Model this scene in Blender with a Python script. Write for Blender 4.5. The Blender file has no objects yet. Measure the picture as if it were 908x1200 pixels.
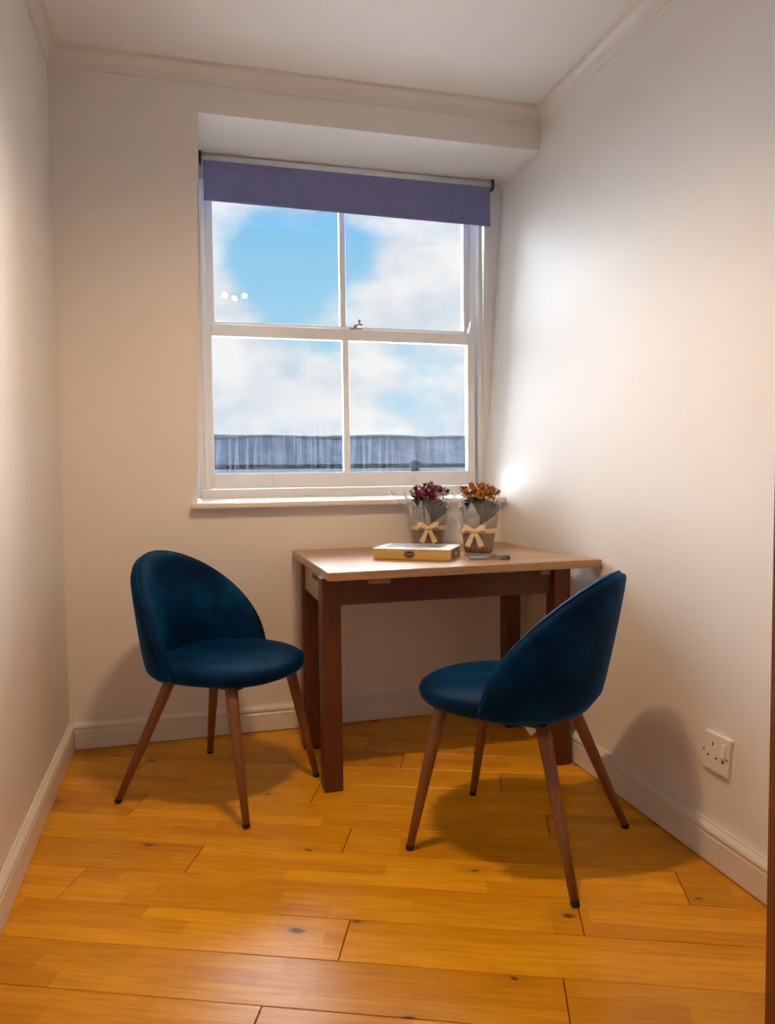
import bpy, bmesh, math, random
from mathutils import Vector, Matrix
random.seed(7)
R = math.radians
scn = bpy.context.scene
COL = scn.collection

# ------------------------------------------------------------------ camera
CX, CY, CZ = 0.42748, -2.85322, 1.00123
YAW, PITCH, ROLL, FPX = 0.26449, 0.05605, -0.0107, 870.0
fw = Vector((math.sin(YAW) * math.cos(PITCH), math.cos(YAW) * math.cos(PITCH), -math.sin(PITCH)))
rt0 = Vector((math.cos(YAW), -math.sin(YAW), 0))
up0 = rt0.cross(fw)
rt = math.cos(ROLL) * rt0 + math.sin(ROLL) * up0
up = -math.sin(ROLL) * rt0 + math.cos(ROLL) * up0
cd = bpy.data.cameras.new('camera')
cd.sensor_fit = 'VERTICAL'
cd.sensor_height = 36.0
cd.lens = 36.0 * FPX / 1200.0
cd.clip_start = 0.02
cam = bpy.data.objects.new('camera', cd)
COL.objects.link(cam)
cam.matrix_world = Matrix(((rt.x, up.x, -fw.x, CX), (rt.y, up.y, -fw.y, CY), (rt.z, up.z, -fw.z, CZ), (0, 0, 0, 1)))
scn.camera = cam

# ------------------------------------------------------------------ view
scn.view_settings.view_transform = 'Standard'
scn.view_settings.look = 'None'
scn.view_settings.gamma = 1.0
scn.view_settings.use_curve_mapping = False
scn.view_settings.exposure = 0.1


# ------------------------------------------------------------------ node helpers
def nt_new(nt, typ, **kw):
    n = nt.nodes.new(typ)
    for k, v in kw.items():
        setattr(n, k, v)
    return n


def setin(n, key, val):
    n.inputs[key].default_value = val


def math_n(nt, op, a, b=None, clamp=False):
    n = nt.nodes.new('ShaderNodeMath')
    n.operation = op
    n.use_clamp = clamp
    for i, v in enumerate((a, b)):
        if v is None:
            continue
        if isinstance(v, (int, float)):
            n.inputs[i].default_value = v
        else:
            nt.links.new(v, n.inputs[i])
    return n.outputs[0]


def ramp(nt, fac, stops, interp='LINEAR'):
    n = nt.nodes.new('ShaderNodeValToRGB')
    n.color_ramp.interpolation = interp
    els = n.color_ramp.elements
    while len(els) < len(stops):
        els.new(0.5)
    for e, (p, c) in zip(els, stops):
        e.position = p
        e.color = (*c, 1) if len(c) == 3 else c
    nt.links.new(fac, n.inputs[0])
    return n.outputs[0]


def mixc(nt, fac, a, b, mode='MIX'):
    n = nt.nodes.new('ShaderNodeMix')
    n.data_type = 'RGBA'
    n.blend_type = mode
    if isinstance(fac, (int, float)):
        n.inputs[0].default_value = fac
    else:
        nt.links.new(fac, n.inputs[0])
    for i, v in ((6, a), (7, b)):
        if isinstance(v, tuple):
            n.inputs[i].default_value = (*v, 1) if len(v) == 3 else v
        else:
            nt.links.new(v, n.inputs[i])
    return n.outputs[2]


# ------------------------------------------------------------------ world: blue sky with broken white cloud
w = bpy.data.worlds.new('sky')
scn.world = w
w.use_nodes = True
nt = w.node_tree
nt.nodes.clear()
tc = nt_new(nt, 'ShaderNodeTexCoord')
nrm = nt_new(nt, 'ShaderNodeVectorMath', operation='NORMALIZE')
nt.links.new(tc.outputs['Generated'], nrm.inputs[0])
mp = nt_new(nt, 'ShaderNodeMapping')
mp.inputs['Scale'].default_value = (1, 1, 1.9)
mp.inputs['Location'].default_value = (3.1, 0.4, 1.7)
nt.links.new(nrm.outputs[0], mp.inputs[0])
n1 = nt_new(nt, 'ShaderNodeTexNoise')
setin(n1, 'Scale', 5.0); setin(n1, 'Detail', 8.0); setin(n1, 'Roughness', 0.55)
nt.links.new(mp.outputs[0], n1.inputs['Vector'])
n2 = nt_new(nt, 'ShaderNodeTexNoise')
setin(n2, 'Scale', 11.0); setin(n2, 'Detail', 6.0); setin(n2, 'Roughness', 0.5)
nt.links.new(mp.outputs[0], n2.inputs['Vector'])


def sky_blob(az, el, width, amp):
    d = (math.sin(az) * math.cos(el), math.cos(az) * math.cos(el), math.sin(el))
    dn = nt_new(nt, 'ShaderNodeVectorMath', operation='DISTANCE')
    nt.links.new(nrm.outputs[0], dn.inputs[0])
    dn.inputs[1].default_value = d
    q = math_n(nt, 'DIVIDE', dn.outputs['Value'], width)
    q = math_n(nt, 'MULTIPLY', q, q)
    q = math_n(nt, 'MULTIPLY', q, -1.0)
    q = math_n(nt, 'EXPONENT', q)
    return math_n(nt, 'MULTIPLY', q, amp)


cl = math_n(nt, 'ADD', math_n(nt, 'MULTIPLY', n1.outputs[0], 1.05), math_n(nt, 'MULTIPLY', math_n(nt, 'SUBTRACT', n2.outputs[0], 0.1), 0.75))
# openings in the cloud (blue) and cloud banks (white), as directions in the sky
for az, el, wd, amp in ((0.135, 0.265, 0.085, 0.42), (0.08, 0.30, 0.06, 0.26), (0.215, 0.30, 0.04, 0.20), (0.30, 0.12, 0.065, 0.26), (0.19, 0.165, 0.03, 0.20)):
    cl = math_n(nt, 'SUBTRACT', cl, sky_blob(az, el, wd, amp))
for az, el, wd, amp in ((0.04, 0.195, 0.045, 0.52), (0.33, 0.215, 0.06, 0.26), (0.30, 0.32, 0.05, 0.16), (0.08, 0.09, 0.07, 0.22), (0.36, 0.045, 0.06, 0.2), (0.03, 0.36, 0.03, 0.16)):
    cl = math_n(nt, 'ADD', cl, sky_blob(az, el, wd, amp))
cloud = ramp(nt, cl, [(0.46, (0, 0, 0)), (0.86, (1, 1, 1))], 'EASE')
sep = nt_new(nt, 'ShaderNodeSeparateXYZ')
nt.links.new(nrm.outputs[0], sep.inputs[0])
blue = ramp(nt, sep.outputs[2], [(0.0, (0.50, 0.72, 0.86)), (0.14, (0.40, 0.69, 0.86)), (0.32, (0.20, 0.53, 0.82)), (1.0, (0.10, 0.30, 0.65))])
cshade = mixc(nt, ramp(nt, n2.outputs[0], [(0.35, (0, 0, 0)), (0.62, (1, 1, 1))]), (0.62, 0.69, 0.78), (0.88, 0.89, 0.89))
skyc = mixc(nt, cloud, blue, cshade)
bg = nt_new(nt, 'ShaderNodeBackground')
nt.links.new(skyc, bg.inputs[0])
setin(bg, 'Strength', 1.0)
wo = nt_new(nt, 'ShaderNodeOutputWorld')
nt.links.new(bg.outputs[0], wo.inputs[0])

# ------------------------------------------------------------------ veiled sun through cloud (very soft daylight)
sd = bpy.data.lights.new('veiled_sun', 'SUN')
sd.energy = 46.0
sd.angle = R(138)
sd.color = (0.81, 0.915, 1.0)
so = bpy.data.objects.new('veiled_sun', sd)
COL.objects.link(so)
so.rotation_euler = Vector((-0.82, -1.0, 0.0)).to_track_quat('-Z', 'Y').to_euler()

# ------------------------------------------------------------------ the room's own three-bulb ceiling light (above the frame)
for i, (lx, lz) in enumerate(((0.71, 2.185), (0.775, 2.165), (0.84, 2.185))):
    ld = bpy.data.lights.new('ceiling_spot', 'SPOT')
    ld.energy = 19.5
    ld.color = (1.0, 0.64, 0.33)
    ld.shadow_soft_size = 0.015
    ld.spot_size = R(152)
    ld.spot_blend = 1.0
    lo = bpy.data.objects.new('ceiling_spot', ld)
    COL.objects.link(lo)
    lo.location = (lx, -1.37, lz)
    lo.rotation_euler = Vector((0.0, 0.22, -1.0)).to_track_quat('-Z', 'Y').to_euler()


# ================================================================== materials
def new_mat(name):
    m = bpy.data.materials.new(name)
    m.use_nodes = True
    nt = m.node_tree
    b = nt.nodes['Principled BSDF']
    return m, nt, b


def obj_coord(nt, scale=(1, 1, 1), loc=(0, 0, 0), rot=(0, 0, 0), src='Object'):
    tc = nt.nodes.new('ShaderNodeTexCoord')
    mp = nt.nodes.new('ShaderNodeMapping')
    mp.inputs['Scale'].default_value = scale
    mp.inputs['Location'].default_value = loc
    mp.inputs['Rotation'].default_value = rot
    nt.links.new(tc.outputs[src], mp.inputs[0])
    return mp.outputs[0]


def noise(nt, vec, scale, detail=3, rough=0.5):
    n = nt.nodes.new('ShaderNodeTexNoise')
    setin(n, 'Scale', scale); setin(n, 'Detail', detail); setin(n, 'Roughness', rough)
    nt.links.new(vec, n.inputs['Vector'])
    return n.outputs[0]


def bump(nt, b, h, strength, dist=0.002):
    n = nt.nodes.new('ShaderNodeBump')
    setin(n, 'Strength', strength); setin(n, 'Distance', dist)
    nt.links.new(h, n.inputs['Height'])
    nt.links.new(n.outputs[0], b.inputs['Normal'])


def plain(name, col, rough=0.5, metal=0.0, var=0.06, scale=12, bmp=0.0, bscale=60, **extra):
    m, nt, b = new_mat(name)
    v = obj_coord(nt)
    n = noise(nt, v, scale, 4)
    c0 = tuple(max(0, c * (1 - var)) for c in col)
    c1 = tuple(min(1, c * (1 + var)) for c in col)
    nt.links.new(ramp(nt, n, [(0.3, c0), (0.7, c1)]), b.inputs['Base Color'])
    setin(b, 'Roughness', rough); setin(b, 'Metallic', metal)
    for k, val in extra.items():
        setin(b, k.replace('_', ' '), val)
    if bmp:
        bump(nt, b, noise(nt, v, bscale, 3), bmp)
    return m


M = {}
M['wall'] = plain('wall_paint', (0.82, 0.79, 0.76), 0.55, var=0.012, scale=3, bmp=0.06, bscale=180)
M['ceiling'] = plain('ceiling_paint', (0.88, 0.865, 0.845), 0.7, var=0.012, scale=3)
M['trim'] = plain('trim_gloss_paint', (0.80, 0.765, 0.72), 0.32, var=0.015, scale=5)
M['upvc'] = plain('window_white_paint', (0.86, 0.87, 0.885), 0.35, var=0.02, scale=8)
M['subfloor'] = plain('subfloor', (0.03, 0.018, 0.01), 0.9)
M['blind'] = plain('blind_fabric', (0.20, 0.21, 0.43), 0.8, var=0.05, scale=40, bmp=0.1, bscale=500)
M['blind_rail'] = plain('blind_rail_white', (0.75, 0.77, 0.80), 0.4)
M['dark_plastic'] = plain('dark_plastic', (0.02, 0.02, 0.03), 0.4)
M['rubber'] = plain('black_rubber_foot', (0.012, 0.011, 0.010), 0.6)
M['metal'] = plain('steel', (0.55, 0.55, 0.56), 0.25, 1.0)
M['brass'] = plain('tarnished_brass', (0.30, 0.24, 0.18), 0.35, 1.0)
M['socket'] = plain('socket_plastic', (0.82, 0.80, 0.76), 0.3, var=0.01)
M['hole'] = plain('socket_hole', (0.02, 0.017, 0.015), 0.7)
M['door_wood'] = plain('door_wood', (0.22, 0.075, 0.022), 0.4, var=0.2, scale=6)
M['white_tag'] = plain('white_label', (0.8, 0.79, 0.76), 0.6)


def wood(name, dark, light, axis_scale, rough=0.42, gscale=6.0, coat=0.0):
    m, nt, b = new_mat(name)
    v = obj_coord(nt, axis_scale)
    n = noise(nt, v, gscale, 6, 0.6)
    n2 = noise(nt, obj_coord(nt, tuple(s * 4 for s in axis_scale)), gscale * 2.0, 3, 0.5)
    f = math_n(nt, 'ADD', math_n(nt, 'MULTIPLY', n, 0.75), math_n(nt, 'MULTIPLY', n2, 0.25))
    nt.links.new(ramp(nt, f, [(0.32, dark), (0.68, light)]), b.inputs['Base Color'])
    setin(b, 'Roughness', rough)
    setin(b, 'Coat Weight', coat)
    bump(nt, b, n2, 0.08, 0.001)
    return m


M['table_top'] = wood('table_top_wood', (0.35, 0.20, 0.10), (0.47, 0.285, 0.155), (1.2, 14, 14), 0.34, 5)
M['table_leg'] = wood('table_leg_wood', (0.085, 0.019, 0.006), (0.13, 0.033, 0.011), (14, 14, 1.2), 0.45, 5)
M['table_rail'] = wood('table_rail_wood', (0.09, 0.024, 0.008), (0.14, 0.040, 0.014), (1.2, 14, 14), 0.45, 5)
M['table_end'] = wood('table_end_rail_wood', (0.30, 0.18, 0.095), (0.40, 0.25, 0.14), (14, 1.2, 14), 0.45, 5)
M['chair_leg'] = wood('chair_leg_wood', (0.17, 0.060, 0.022), (0.25, 0.095, 0.038), (20, 20, 1.5), 0.4, 6)


def velvet():
    m, nt, b = new_mat('blue_velvet')
    v = obj_coord(nt)
    n = noise(nt, v, 5.5, 4, 0.55)
    n2 = noise(nt, obj_coord(nt, (1, 1, 1)), 260, 2)
    nt.links.new(ramp(nt, n, [(0.34, (0.0002, 0.010, 0.034)), (0.54, (0.0004, 0.022, 0.072)), (0.72, (0.002, 0.060, 0.150))]), b.inputs['Base Color'])
    setin(b, 'Roughness', 0.62)
    setin(b, 'Specular IOR Level', 0.05)
    setin(b, 'Sheen Weight', 0.5)
    setin(b, 'Sheen Roughness', 0.3)
    b.inputs['Sheen Tint'].default_value = (0.01, 0.30, 0.85, 1)
    bump(nt, b, n2, 0.06, 0.001)
    return m


M['velvet'] = velvet()


def floor_wood():
    m, nt, b = new_mat('oak_floor_plank')
    tc = nt.nodes.new('ShaderNodeTexCoord')
    oi = nt.nodes.new('ShaderNodeObjectInfo')
    off = nt.nodes.new('ShaderNodeCombineXYZ')
    nt.links.new(math_n(nt, 'MULTIPLY', oi.outputs['Random'], 23.0), off.inputs[0])
    nt.links.new(math_n(nt, 'MULTIPLY', math_n(nt, 'FLOOR', math_n(nt, 'MULTIPLY', oi.outputs['Random'], 97.0)), 0.1415), off.inputs[1])
    add = nt.nodes.new('ShaderNodeVectorMath')
    add.operation = 'ADD'
    nt.links.new(tc.outputs['Object'], add.inputs[0])
    nt.links.new(off.outputs[0], add.inputs[1])
    P = add.outputs[0]
    br = nt.nodes.new('ShaderNodeTexBrick')
    br.offset = 0.37; br.offset_frequency = 2; br.squash = 1.6; br.squash_frequency = 3
    setin(br, 'Scale', 1.0); setin(br, 'Mortar Size', 0.0); setin(br, 'Brick Width', 0.31); setin(br, 'Row Height', 0.1415 / 3)
    setin(br, 'Bias', 0.0)
    br.inputs['Color1'].default_value = (0, 0, 0, 1)
    br.inputs['Color2'].default_value = (1, 1, 1, 1)
    nt.links.new(P, br.inputs['Vector'])
    mp = nt.nodes.new('ShaderNodeMapping')
    mp.inputs['Scale'].default_value = (1.6, 22, 22)
    nt.links.new(P, mp.inputs[0])
    grain = noise(nt, mp.outputs[0], 4.0, 6, 0.6)
    fine = nt.nodes.new('ShaderNodeMapping')
    fine.inputs['Scale'].default_value = (5, 120, 120)
    nt.links.new(P, fine.inputs[0])
    fg = noise(nt, fine.outputs[0], 3.0, 3, 0.5)
    base = mixc(nt, br.outputs['Color'], (0.72, 0.305, 0.006), (0.90, 0.435, 0.016))
    g = ramp(nt, grain, [(0.28, (0.80, 0.74, 0.66)), (0.55, (1, 1, 1)), (0.80, (1.10, 1.12, 1.16))])
    c = mixc(nt, 1.0, base, g, 'MULTIPLY')
    c = mixc(nt, 0.55, c, ramp(nt, fg, [(0.3, (0.86, 0.82, 0.76)), (0.7, (1.06, 1.06, 1.08))]), 'MULTIPLY')
    # per plank tone
    tone = ramp(nt, oi.outputs['Random'], [(0.0, (0.86, 0.84, 0.80)), (1.0, (1.08, 1.08, 1.08))])
    c = mixc(nt, 1.0, c, tone, 'MULTIPLY')
    # knots
    km = nt.nodes.new('ShaderNodeMapping')
    km.inputs['Scale'].default_value = (2.3, 4.6, 4.6)
    nt.links.new(P, km.inputs[0])
    wob = nt.nodes.new('ShaderNodeTexNoise')
    setin(wob, 'Scale', 9.0); setin(wob, 'Detail', 2.0)
    nt.links.new(km.outputs[0], wob.inputs['Vector'])
    wm = nt.nodes.new('ShaderNodeMix'); wm.data_type = 'VECTOR'
    wm.inputs[0].default_value = 0.06
    nt.links.new(km.outputs[0], wm.inputs[4]); nt.links.new(wob.outputs['Color'], wm.inputs[5])
    vo = nt.nodes.new('ShaderNodeTexVoronoi')
    vo.feature = 'F1'; vo.voronoi_dimensions = '2D'
    setin(vo, 'Scale', 1.0)
    nt.links.new(wm.outputs[1], vo.inputs['Vector'])
    sc = nt.nodes.new('ShaderNodeSeparateColor')
    nt.links.new(vo.outputs['Color'], sc.inputs[0])
    pick = math_n(nt, 'GREATER_THAN', sc.outputs[0], 0.35)
    size = math_n(nt, 'MULTIPLY', sc.outputs[1], 0.035)
    size = math_n(nt, 'ADD', size, 0.020)
    k = math_n(nt, 'DIVIDE', vo.outputs['Distance'], size)
    kf = ramp(nt, k, [(0.0, (1, 1, 1)), (0.55, (0.75, 0.75, 0.75)), (1.0, (0, 0, 0))])
    kf = math_n(nt, 'MULTIPLY', kf, pick)
    halo = ramp(nt, math_n(nt, 'DIVIDE', vo.outputs['Distance'], 0.16), [(0.0, (1, 1, 1)), (1.0, (0, 0, 0))])
    halo = math_n(nt, 'MULTIPLY', math_n(nt, 'MULTIPLY', halo, pick), 0.35)
    c = mixc(nt, halo, c, (0.30, 0.115, 0.022))
    c = mixc(nt, math_n(nt, 'MULTIPLY', kf, 0.85), c, (0.030, 0.009, 0.002))
    nt.links.new(c, b.inputs['Base Color'])
    rr = ramp(nt, grain, [(0.2, (0.34, 0.34, 0.34)), (0.8, (0.26, 0.26, 0.26))])
    nt.links.new(rr, b.inputs['Roughness'])
    setin(b, 'Specular IOR Level', 0.32)
    bump(nt, b, fg, 0.05, 0.001)
    return m


M['floor'] = floor_wood()


def glass(name, dirty):
    m = bpy.data.materials.new(name)
    m.use_nodes = True
    nt = m.node_tree
    nt.nodes.clear()
    out = nt.nodes.new('ShaderNodeOutputMaterial')
    tr = nt.nodes.new('ShaderNodeBsdfTransparent')
    gl = nt.nodes.new('ShaderNodeBsdfGlossy')
    setin(gl, 'Roughness', 0.0)
    fr = nt.nodes.new('ShaderNodeFresnel')
    setin(fr, 'IOR', 1.5)
    m1 = nt.nodes.new('ShaderNodeMixShader')
    nt.links.new(fr.outputs[0], m1.inputs[0]); nt.links.new(tr.outputs[0], m1.inputs[1]); nt.links.new(gl.outputs[0], m1.inputs[2])
    if dirty:
        df = nt.nodes.new('ShaderNodeBsdfTranslucent')
        df.inputs[0].default_value = (0.85, 0.88, 0.92, 1)
        v = obj_coord(nt, (60, 1, 2.0))
        n = noise(nt, v, 2.2, 5, 0.6)
        tc = nt.nodes.new('ShaderNodeTexCoord')
        sp = nt.nodes.new('ShaderNodeSeparateXYZ')
        nt.links.new(tc.outputs['Object'], sp.inputs[0])
        low = ramp(nt, sp.outputs[2], [(0.0, (1, 1, 1)), (0.18, (0.5, 0.5, 0.5)), (0.28, (0.04, 0.04, 0.04))])
        f = math_n(nt, 'MULTIPLY', ramp(nt, n, [(0.45, (0.0, 0.0, 0.0)), (0.75, (0.05, 0.05, 0.05))]), low)
        m2 = nt.nodes.new('ShaderNodeMixShader')
        nt.links.new(f, m2.inputs[0]); nt.links.new(m1.outputs[0], m2.inputs[1]); nt.links.new(df.outputs[0], m2.inputs[2])
        nt.links.new(m2.outputs[0], out.inputs[0])
    else:
        nt.links.new(m1.outputs[0], out.inputs[0])
    return m


M['glass'] = glass('window_glass', False)
M['glass_dirty'] = glass('window_glass_streaked', True)


def film(name, col, alpha, rough=0.25):
    """clear wrapping film: mostly see-through with milky sheen"""
    m = bpy.data.materials.new(name)
    m.use_nodes = True
    nt = m.node_tree
    nt.nodes.clear()
    out = nt.nodes.new('ShaderNodeOutputMaterial')
    tr = nt.nodes.new('ShaderNodeBsdfTransparent')
    pr = nt.nodes.new('ShaderNodeBsdfPrincipled')
    pr.inputs['Base Color'].default_value = (*col, 1)
    setin(pr, 'Roughness', rough)
    v = obj_coord(nt)
    n = noise(nt, v, 28, 3)
    f = ramp(nt, n, [(0.3, (alpha * 0.6,) * 3), (0.7, (min(1, alpha * 1.35),) * 3)])
    mx = nt.nodes.new('ShaderNodeMixShader')
    nt.links.new(f, mx.inputs[0]); nt.links.new(tr.outputs[0], mx.inputs[1]); nt.links.new(pr.outputs[0], mx.inputs[2])
    nt.links.new(mx.outputs[0], out.inputs[0])
    return m


M['film'] = film('clear_film', (0.80, 0.84, 0.88), 0.15, 0.15)
M['film_end'] = film('crumpled_film', (0.80, 0.84, 0.89), 0.50, 0.2)
M['paper'] = plain('taupe_paper', (0.33, 0.275, 0.235), 0.7, var=0.08, scale=20)
M['tissue'] = plain('slate_tissue', (0.060, 0.066, 0.068), 0.5, var=0.35, scale=30)
M['ribbon'] = plain('cream_ribbon', (0.78, 0.62, 0.40), 0.5, var=0.05, scale=40)
M['leaf'] = plain('dark_leaf', (0.018, 0.05, 0.016), 0.5, var=0.4, scale=30)
M['stem'] = plain('green_stem', (0.06, 0.12, 0.04), 0.6)
M['soil'] = plain('potting_soil', (0.03, 0.02, 0.012), 0.95, var=0.4, scale=80)
M['petal_red'] = plain('burgundy_petal', (0.23, 0.012, 0.040), 0.5, var=0.45, scale=60)
M['petal_orange'] = plain('orange_petal', (0.55, 0.20, 0.012), 0.5, var=0.45, scale=60)
M['centre_red'] = plain('dark_red_centre', (0.10, 0.004, 0.02), 0.6)
M['centre_orange'] = plain('rust_centre', (0.30, 0.08, 0.008), 0.6)
M['box_side'] = plain('buff_card', (0.60, 0.40, 0.13), 0.45, var=0.05, scale=10)
M['box_lid'] = plain('white_card', (0.72, 0.68, 0.60), 0.35, var=0.03, scale=10)
M['box_grey'] = plain('grey_print', (0.13, 0.13, 0.14), 0.4, var=0.3, scale=30)
M['box_badge'] = plain('black_badge', (0.022, 0.012, 0.010), 0.4)
M['badge_line'] = plain('cream_badge_ring', (0.50, 0.38, 0.22), 0.4)
M['teal_tag'] = plain('pale_blue_plastic', (0.16, 0.46, 0.62), 0.35)
M['fob'] = plain('navy_fob', (0.03, 0.035, 0.07), 0.4)
M['roof'] = None


def slate():
    m, nt, b = new_mat('weathered_slate')
    v = obj_coord(nt, (1, 1, 1), src='Generated')
    st = noise(nt, obj_coord(nt, (11.0, 11.0, 1.6)), 1.6, 6, 0.65)
    bl = noise(nt, obj_coord(nt), 5.0, 5, 0.65)
    f = math_n(nt, 'ADD', math_n(nt, 'MULTIPLY', st, 0.42), math_n(nt, 'MULTIPLY', bl, 0.58))
    nt.links.new(ramp(nt, f, [(0.36, (0.004, 0.013, 0.036)), (0.50, (0.012, 0.030, 0.072)), (0.66, (0.036, 0.068, 0.130))]), b.inputs['Base Color'])
    setin(b, 'Roughness', 0.75)
    bump(nt, b, st, 0.3, 0.02)
    return m


M['slate'] = slate()
M['ridge'] = plain('pale_ridge_mortar', (0.07, 0.085, 0.10), 0.85, var=0.3, scale=6, bmp=0.4, bscale=8)
M['gutter'] = plain('dark_gutter', (0.006, 0.010, 0.02), 0.9, Specular_IOR_Level=0.1)
M['render'] = plain('outside_render', (0.16, 0.20, 0.27), 0.85, var=0.15, scale=2)


# ================================================================== geometry helpers
def obj(name, verts, faces, mat, parent=None, smooth=False, loc=(0, 0, 0), rot=(0, 0, 0), bevel=0.0, seg=2, subsurf=0):
    me = bpy.data.meshes.new(name)
    me.from_pydata([tuple(v) for v in verts], [], faces)
    bm = bmesh.new()
    bm.from_mesh(me)
    bmesh.ops.recalc_face_normals(bm, faces=bm.faces)
    bm.to_mesh(me)
    bm.free()
    me.materials.append(mat)
    if smooth:
        for p in me.polygons:
            p.use_smooth = True
    me.update()
    o = bpy.data.objects.new(name, me)
    COL.objects.link(o)
    o.location = loc
    o.rotation_euler = rot
    if parent:
        o.parent = parent
    if bevel:
        md = o.modifiers.new('bevel', 'BEVEL')
        md.width = bevel; md.segments = seg; md.limit_method = 'ANGLE'; md.angle_limit = R(40)
    if subsurf:
        md = o.modifiers.new('subsurf', 'SUBSURF')
        md.levels = subsurf; md.render_levels = subsurf
    return o


def empty(name, loc=(0, 0, 0), rz=0.0):
    o = bpy.data.objects.new(name, None)
    o.empty_display_size = 0.1
    COL.objects.link(o)
    o.location = loc
    o.rotation_euler = (0, 0, rz)
    return o


def tag(o, label=None, cat=None, group=None, kind=None):
    if label: o['label'] = label
    if cat: o['category'] = cat
    if group: o['group'] = group
    if kind: o['kind'] = kind
    return o


class MB:
    def __init__(s):
        s.v = []; s.f = []

    def add(s, vs, fs):
        k = len(s.v)
        s.v += [tuple(v) for v in vs]
        s.f += [tuple(i + k for i in f) for f in fs]
        return s

    def box(s, x0, x1, y0, y1, z0, z1):
        return s.add([(x0, y0, z0), (x1, y0, z0), (x1, y1, z0), (x0, y1, z0), (x0, y0, z1), (x1, y0, z1), (x1, y1, z1), (x0, y1, z1)],
                     [(0, 3, 2, 1), (4, 5, 6, 7), (0, 1, 5, 4), (1, 2, 6, 5), (2, 3, 7, 6), (3, 0, 4, 7)])

    def prism(s, poly, axis, a, b):
        """poly: 2-D outline; axis: the extruded axis, from a to b"""
        def P(p, t):
            if axis == 'y': return (p[0], t, p[1])
            if axis == 'x': return (t, p[0], p[1])
            return (p[0], p[1], t)
        n = len(poly)
        vs = [P(p, a) for p in poly] + [P(p, b) for p in poly]
        fs = [tuple(range(n)), tuple(range(2 * n - 1, n - 1, -1))] + [(i, (i + 1) % n, n + (i + 1) % n, n + i) for i in range(n)]
        return s.add(vs, fs)

    def lathe(s, prof, n=24, center=(0, 0, 0)):
        k = len(prof)
        vs = []
        for j in range(n):
            a = 2 * math.pi * j / n
            for r, z in prof:
                vs.append((center[0] + r * math.cos(a), center[1] + r * math.sin(a), center[2] + z))
        fs = []
        for j in range(n):
            for i in range(k - 1):
                a, b = j * k + i, ((j + 1) % n) * k + i
                fs.append((a, b, b + 1, a + 1))
        if prof[0][0] > 1e-6: fs.append(tuple(j * k for j in range(n))[::-1])
        if prof[-1][0] > 1e-6: fs.append(tuple(j * k + k - 1 for j in range(n)))
        return s.add(vs, fs)

    def tube(s, pts, rads, n=10, cap=True):
        pts = [Vector(p) for p in pts]
        if isinstance(rads, (int, float)): rads = [rads] * len(pts)
        vs = []; fs = []
        prev = None
        for i, p in enumerate(pts):
            t = (pts[min(i + 1, len(pts) - 1)] - pts[max(i - 1, 0)]).normalized()
            a = prev if prev is not None else (Vector((0, 0, 1)) if abs(t.z) < 0.9 else Vector((1, 0, 0)))
            u = (a - t * a.dot(t)).normalized()
            prev = u
            wv = t.cross(u)
            for j in range(n):
                an = 2 * math.pi * j / n
                vs.append(p + (u * math.cos(an) + wv * math.sin(an)) * rads[i])
        for i in range(len(pts) - 1):
            for j in range(n):
                a, b = i * n + j, i * n + (j + 1) % n
                fs.append((a, b, b + n, a + n))
        if cap:
            fs.append(tuple(range(n))[::-1]); fs.append(tuple((len(pts) - 1) * n + j for j in range(n)))
        return s.add(vs, fs)

    def build(s, name, mat, parent=None, **kw):
        return obj(name, s.v, s.f, mat, parent, **kw)


# ================================================================== the room
ZC = 2.47           # ceiling
YR = -3.35          # rear wall behind the camera
WX = 1.69           # right wall at the floor
WIN = 0.385         # plane of the window, at the back of a deep recess
WY = 0.55           # outer face of the window wall


def smooth(t):
    t = max(0.0, min(1.0, t))
    return t * t * (3 - 2 * t)


def right_x(y, z):
    """the old right-hand wall leans out a little towards the ceiling"""
    t = smooth((z - 0.45) / 0.5)
    low, high = 0.10 * z, 0.022 + 0.0666 * z
    lean = max(0.0, low + (high - low) * t)
    # below the sill the plaster thickens into the corner
    wz = 1 - smooth((z - 0.80) / 0.25)
    wy = smooth((y + 0.45) / 0.45) if y <= 0 else 1 - smooth((y - 0.05) / 0.28)
    return WX + lean - wz * wy * min(lean, 0.085)


# back wall: pier beside the window, apron below it, bulkhead above with a sloping soffit
bw = MB()
JT, JB = 0.504, 0.469       # jamb edge at the head and at the sill
bw.prism([(-0.12, -0.05), (JB, -0.05), (JB, 0.885), (JT, 2.306), (JT, 2.55), (-0.12, 2.55)], 'y', 0.0, WY)
bw.prism([(JB, -0.05), (1.86, -0.05), (1.86, 0.868), (JB, 0.868)], 'y', 0.0, WY)
bw.prism([(0.0, 2.306), (WIN, 2.302), (WY, 2.302), (WY, 2.55), (0.0, 2.55)], 'x', JT, 1.99)
wall_back = tag(bw.build('wall_back', M['wall']), kind='structure')

lw = MB().box(-0.12, 0.0, YR, WY, -0.05, 2.55)
tag(lw.build('wall_left', M['wall']), kind='structure')
tag(MB().box(-0.12, 2.1, YR - 0.12, YR, -0.05, 2.55).build('wall_rear', M['wall']), kind='structure')
tag(MB().box(-0.12, 2.1, YR - 0.12, WY, ZC, ZC + 0.09).build('ceiling', M['ceiling']), kind='structure')
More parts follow.
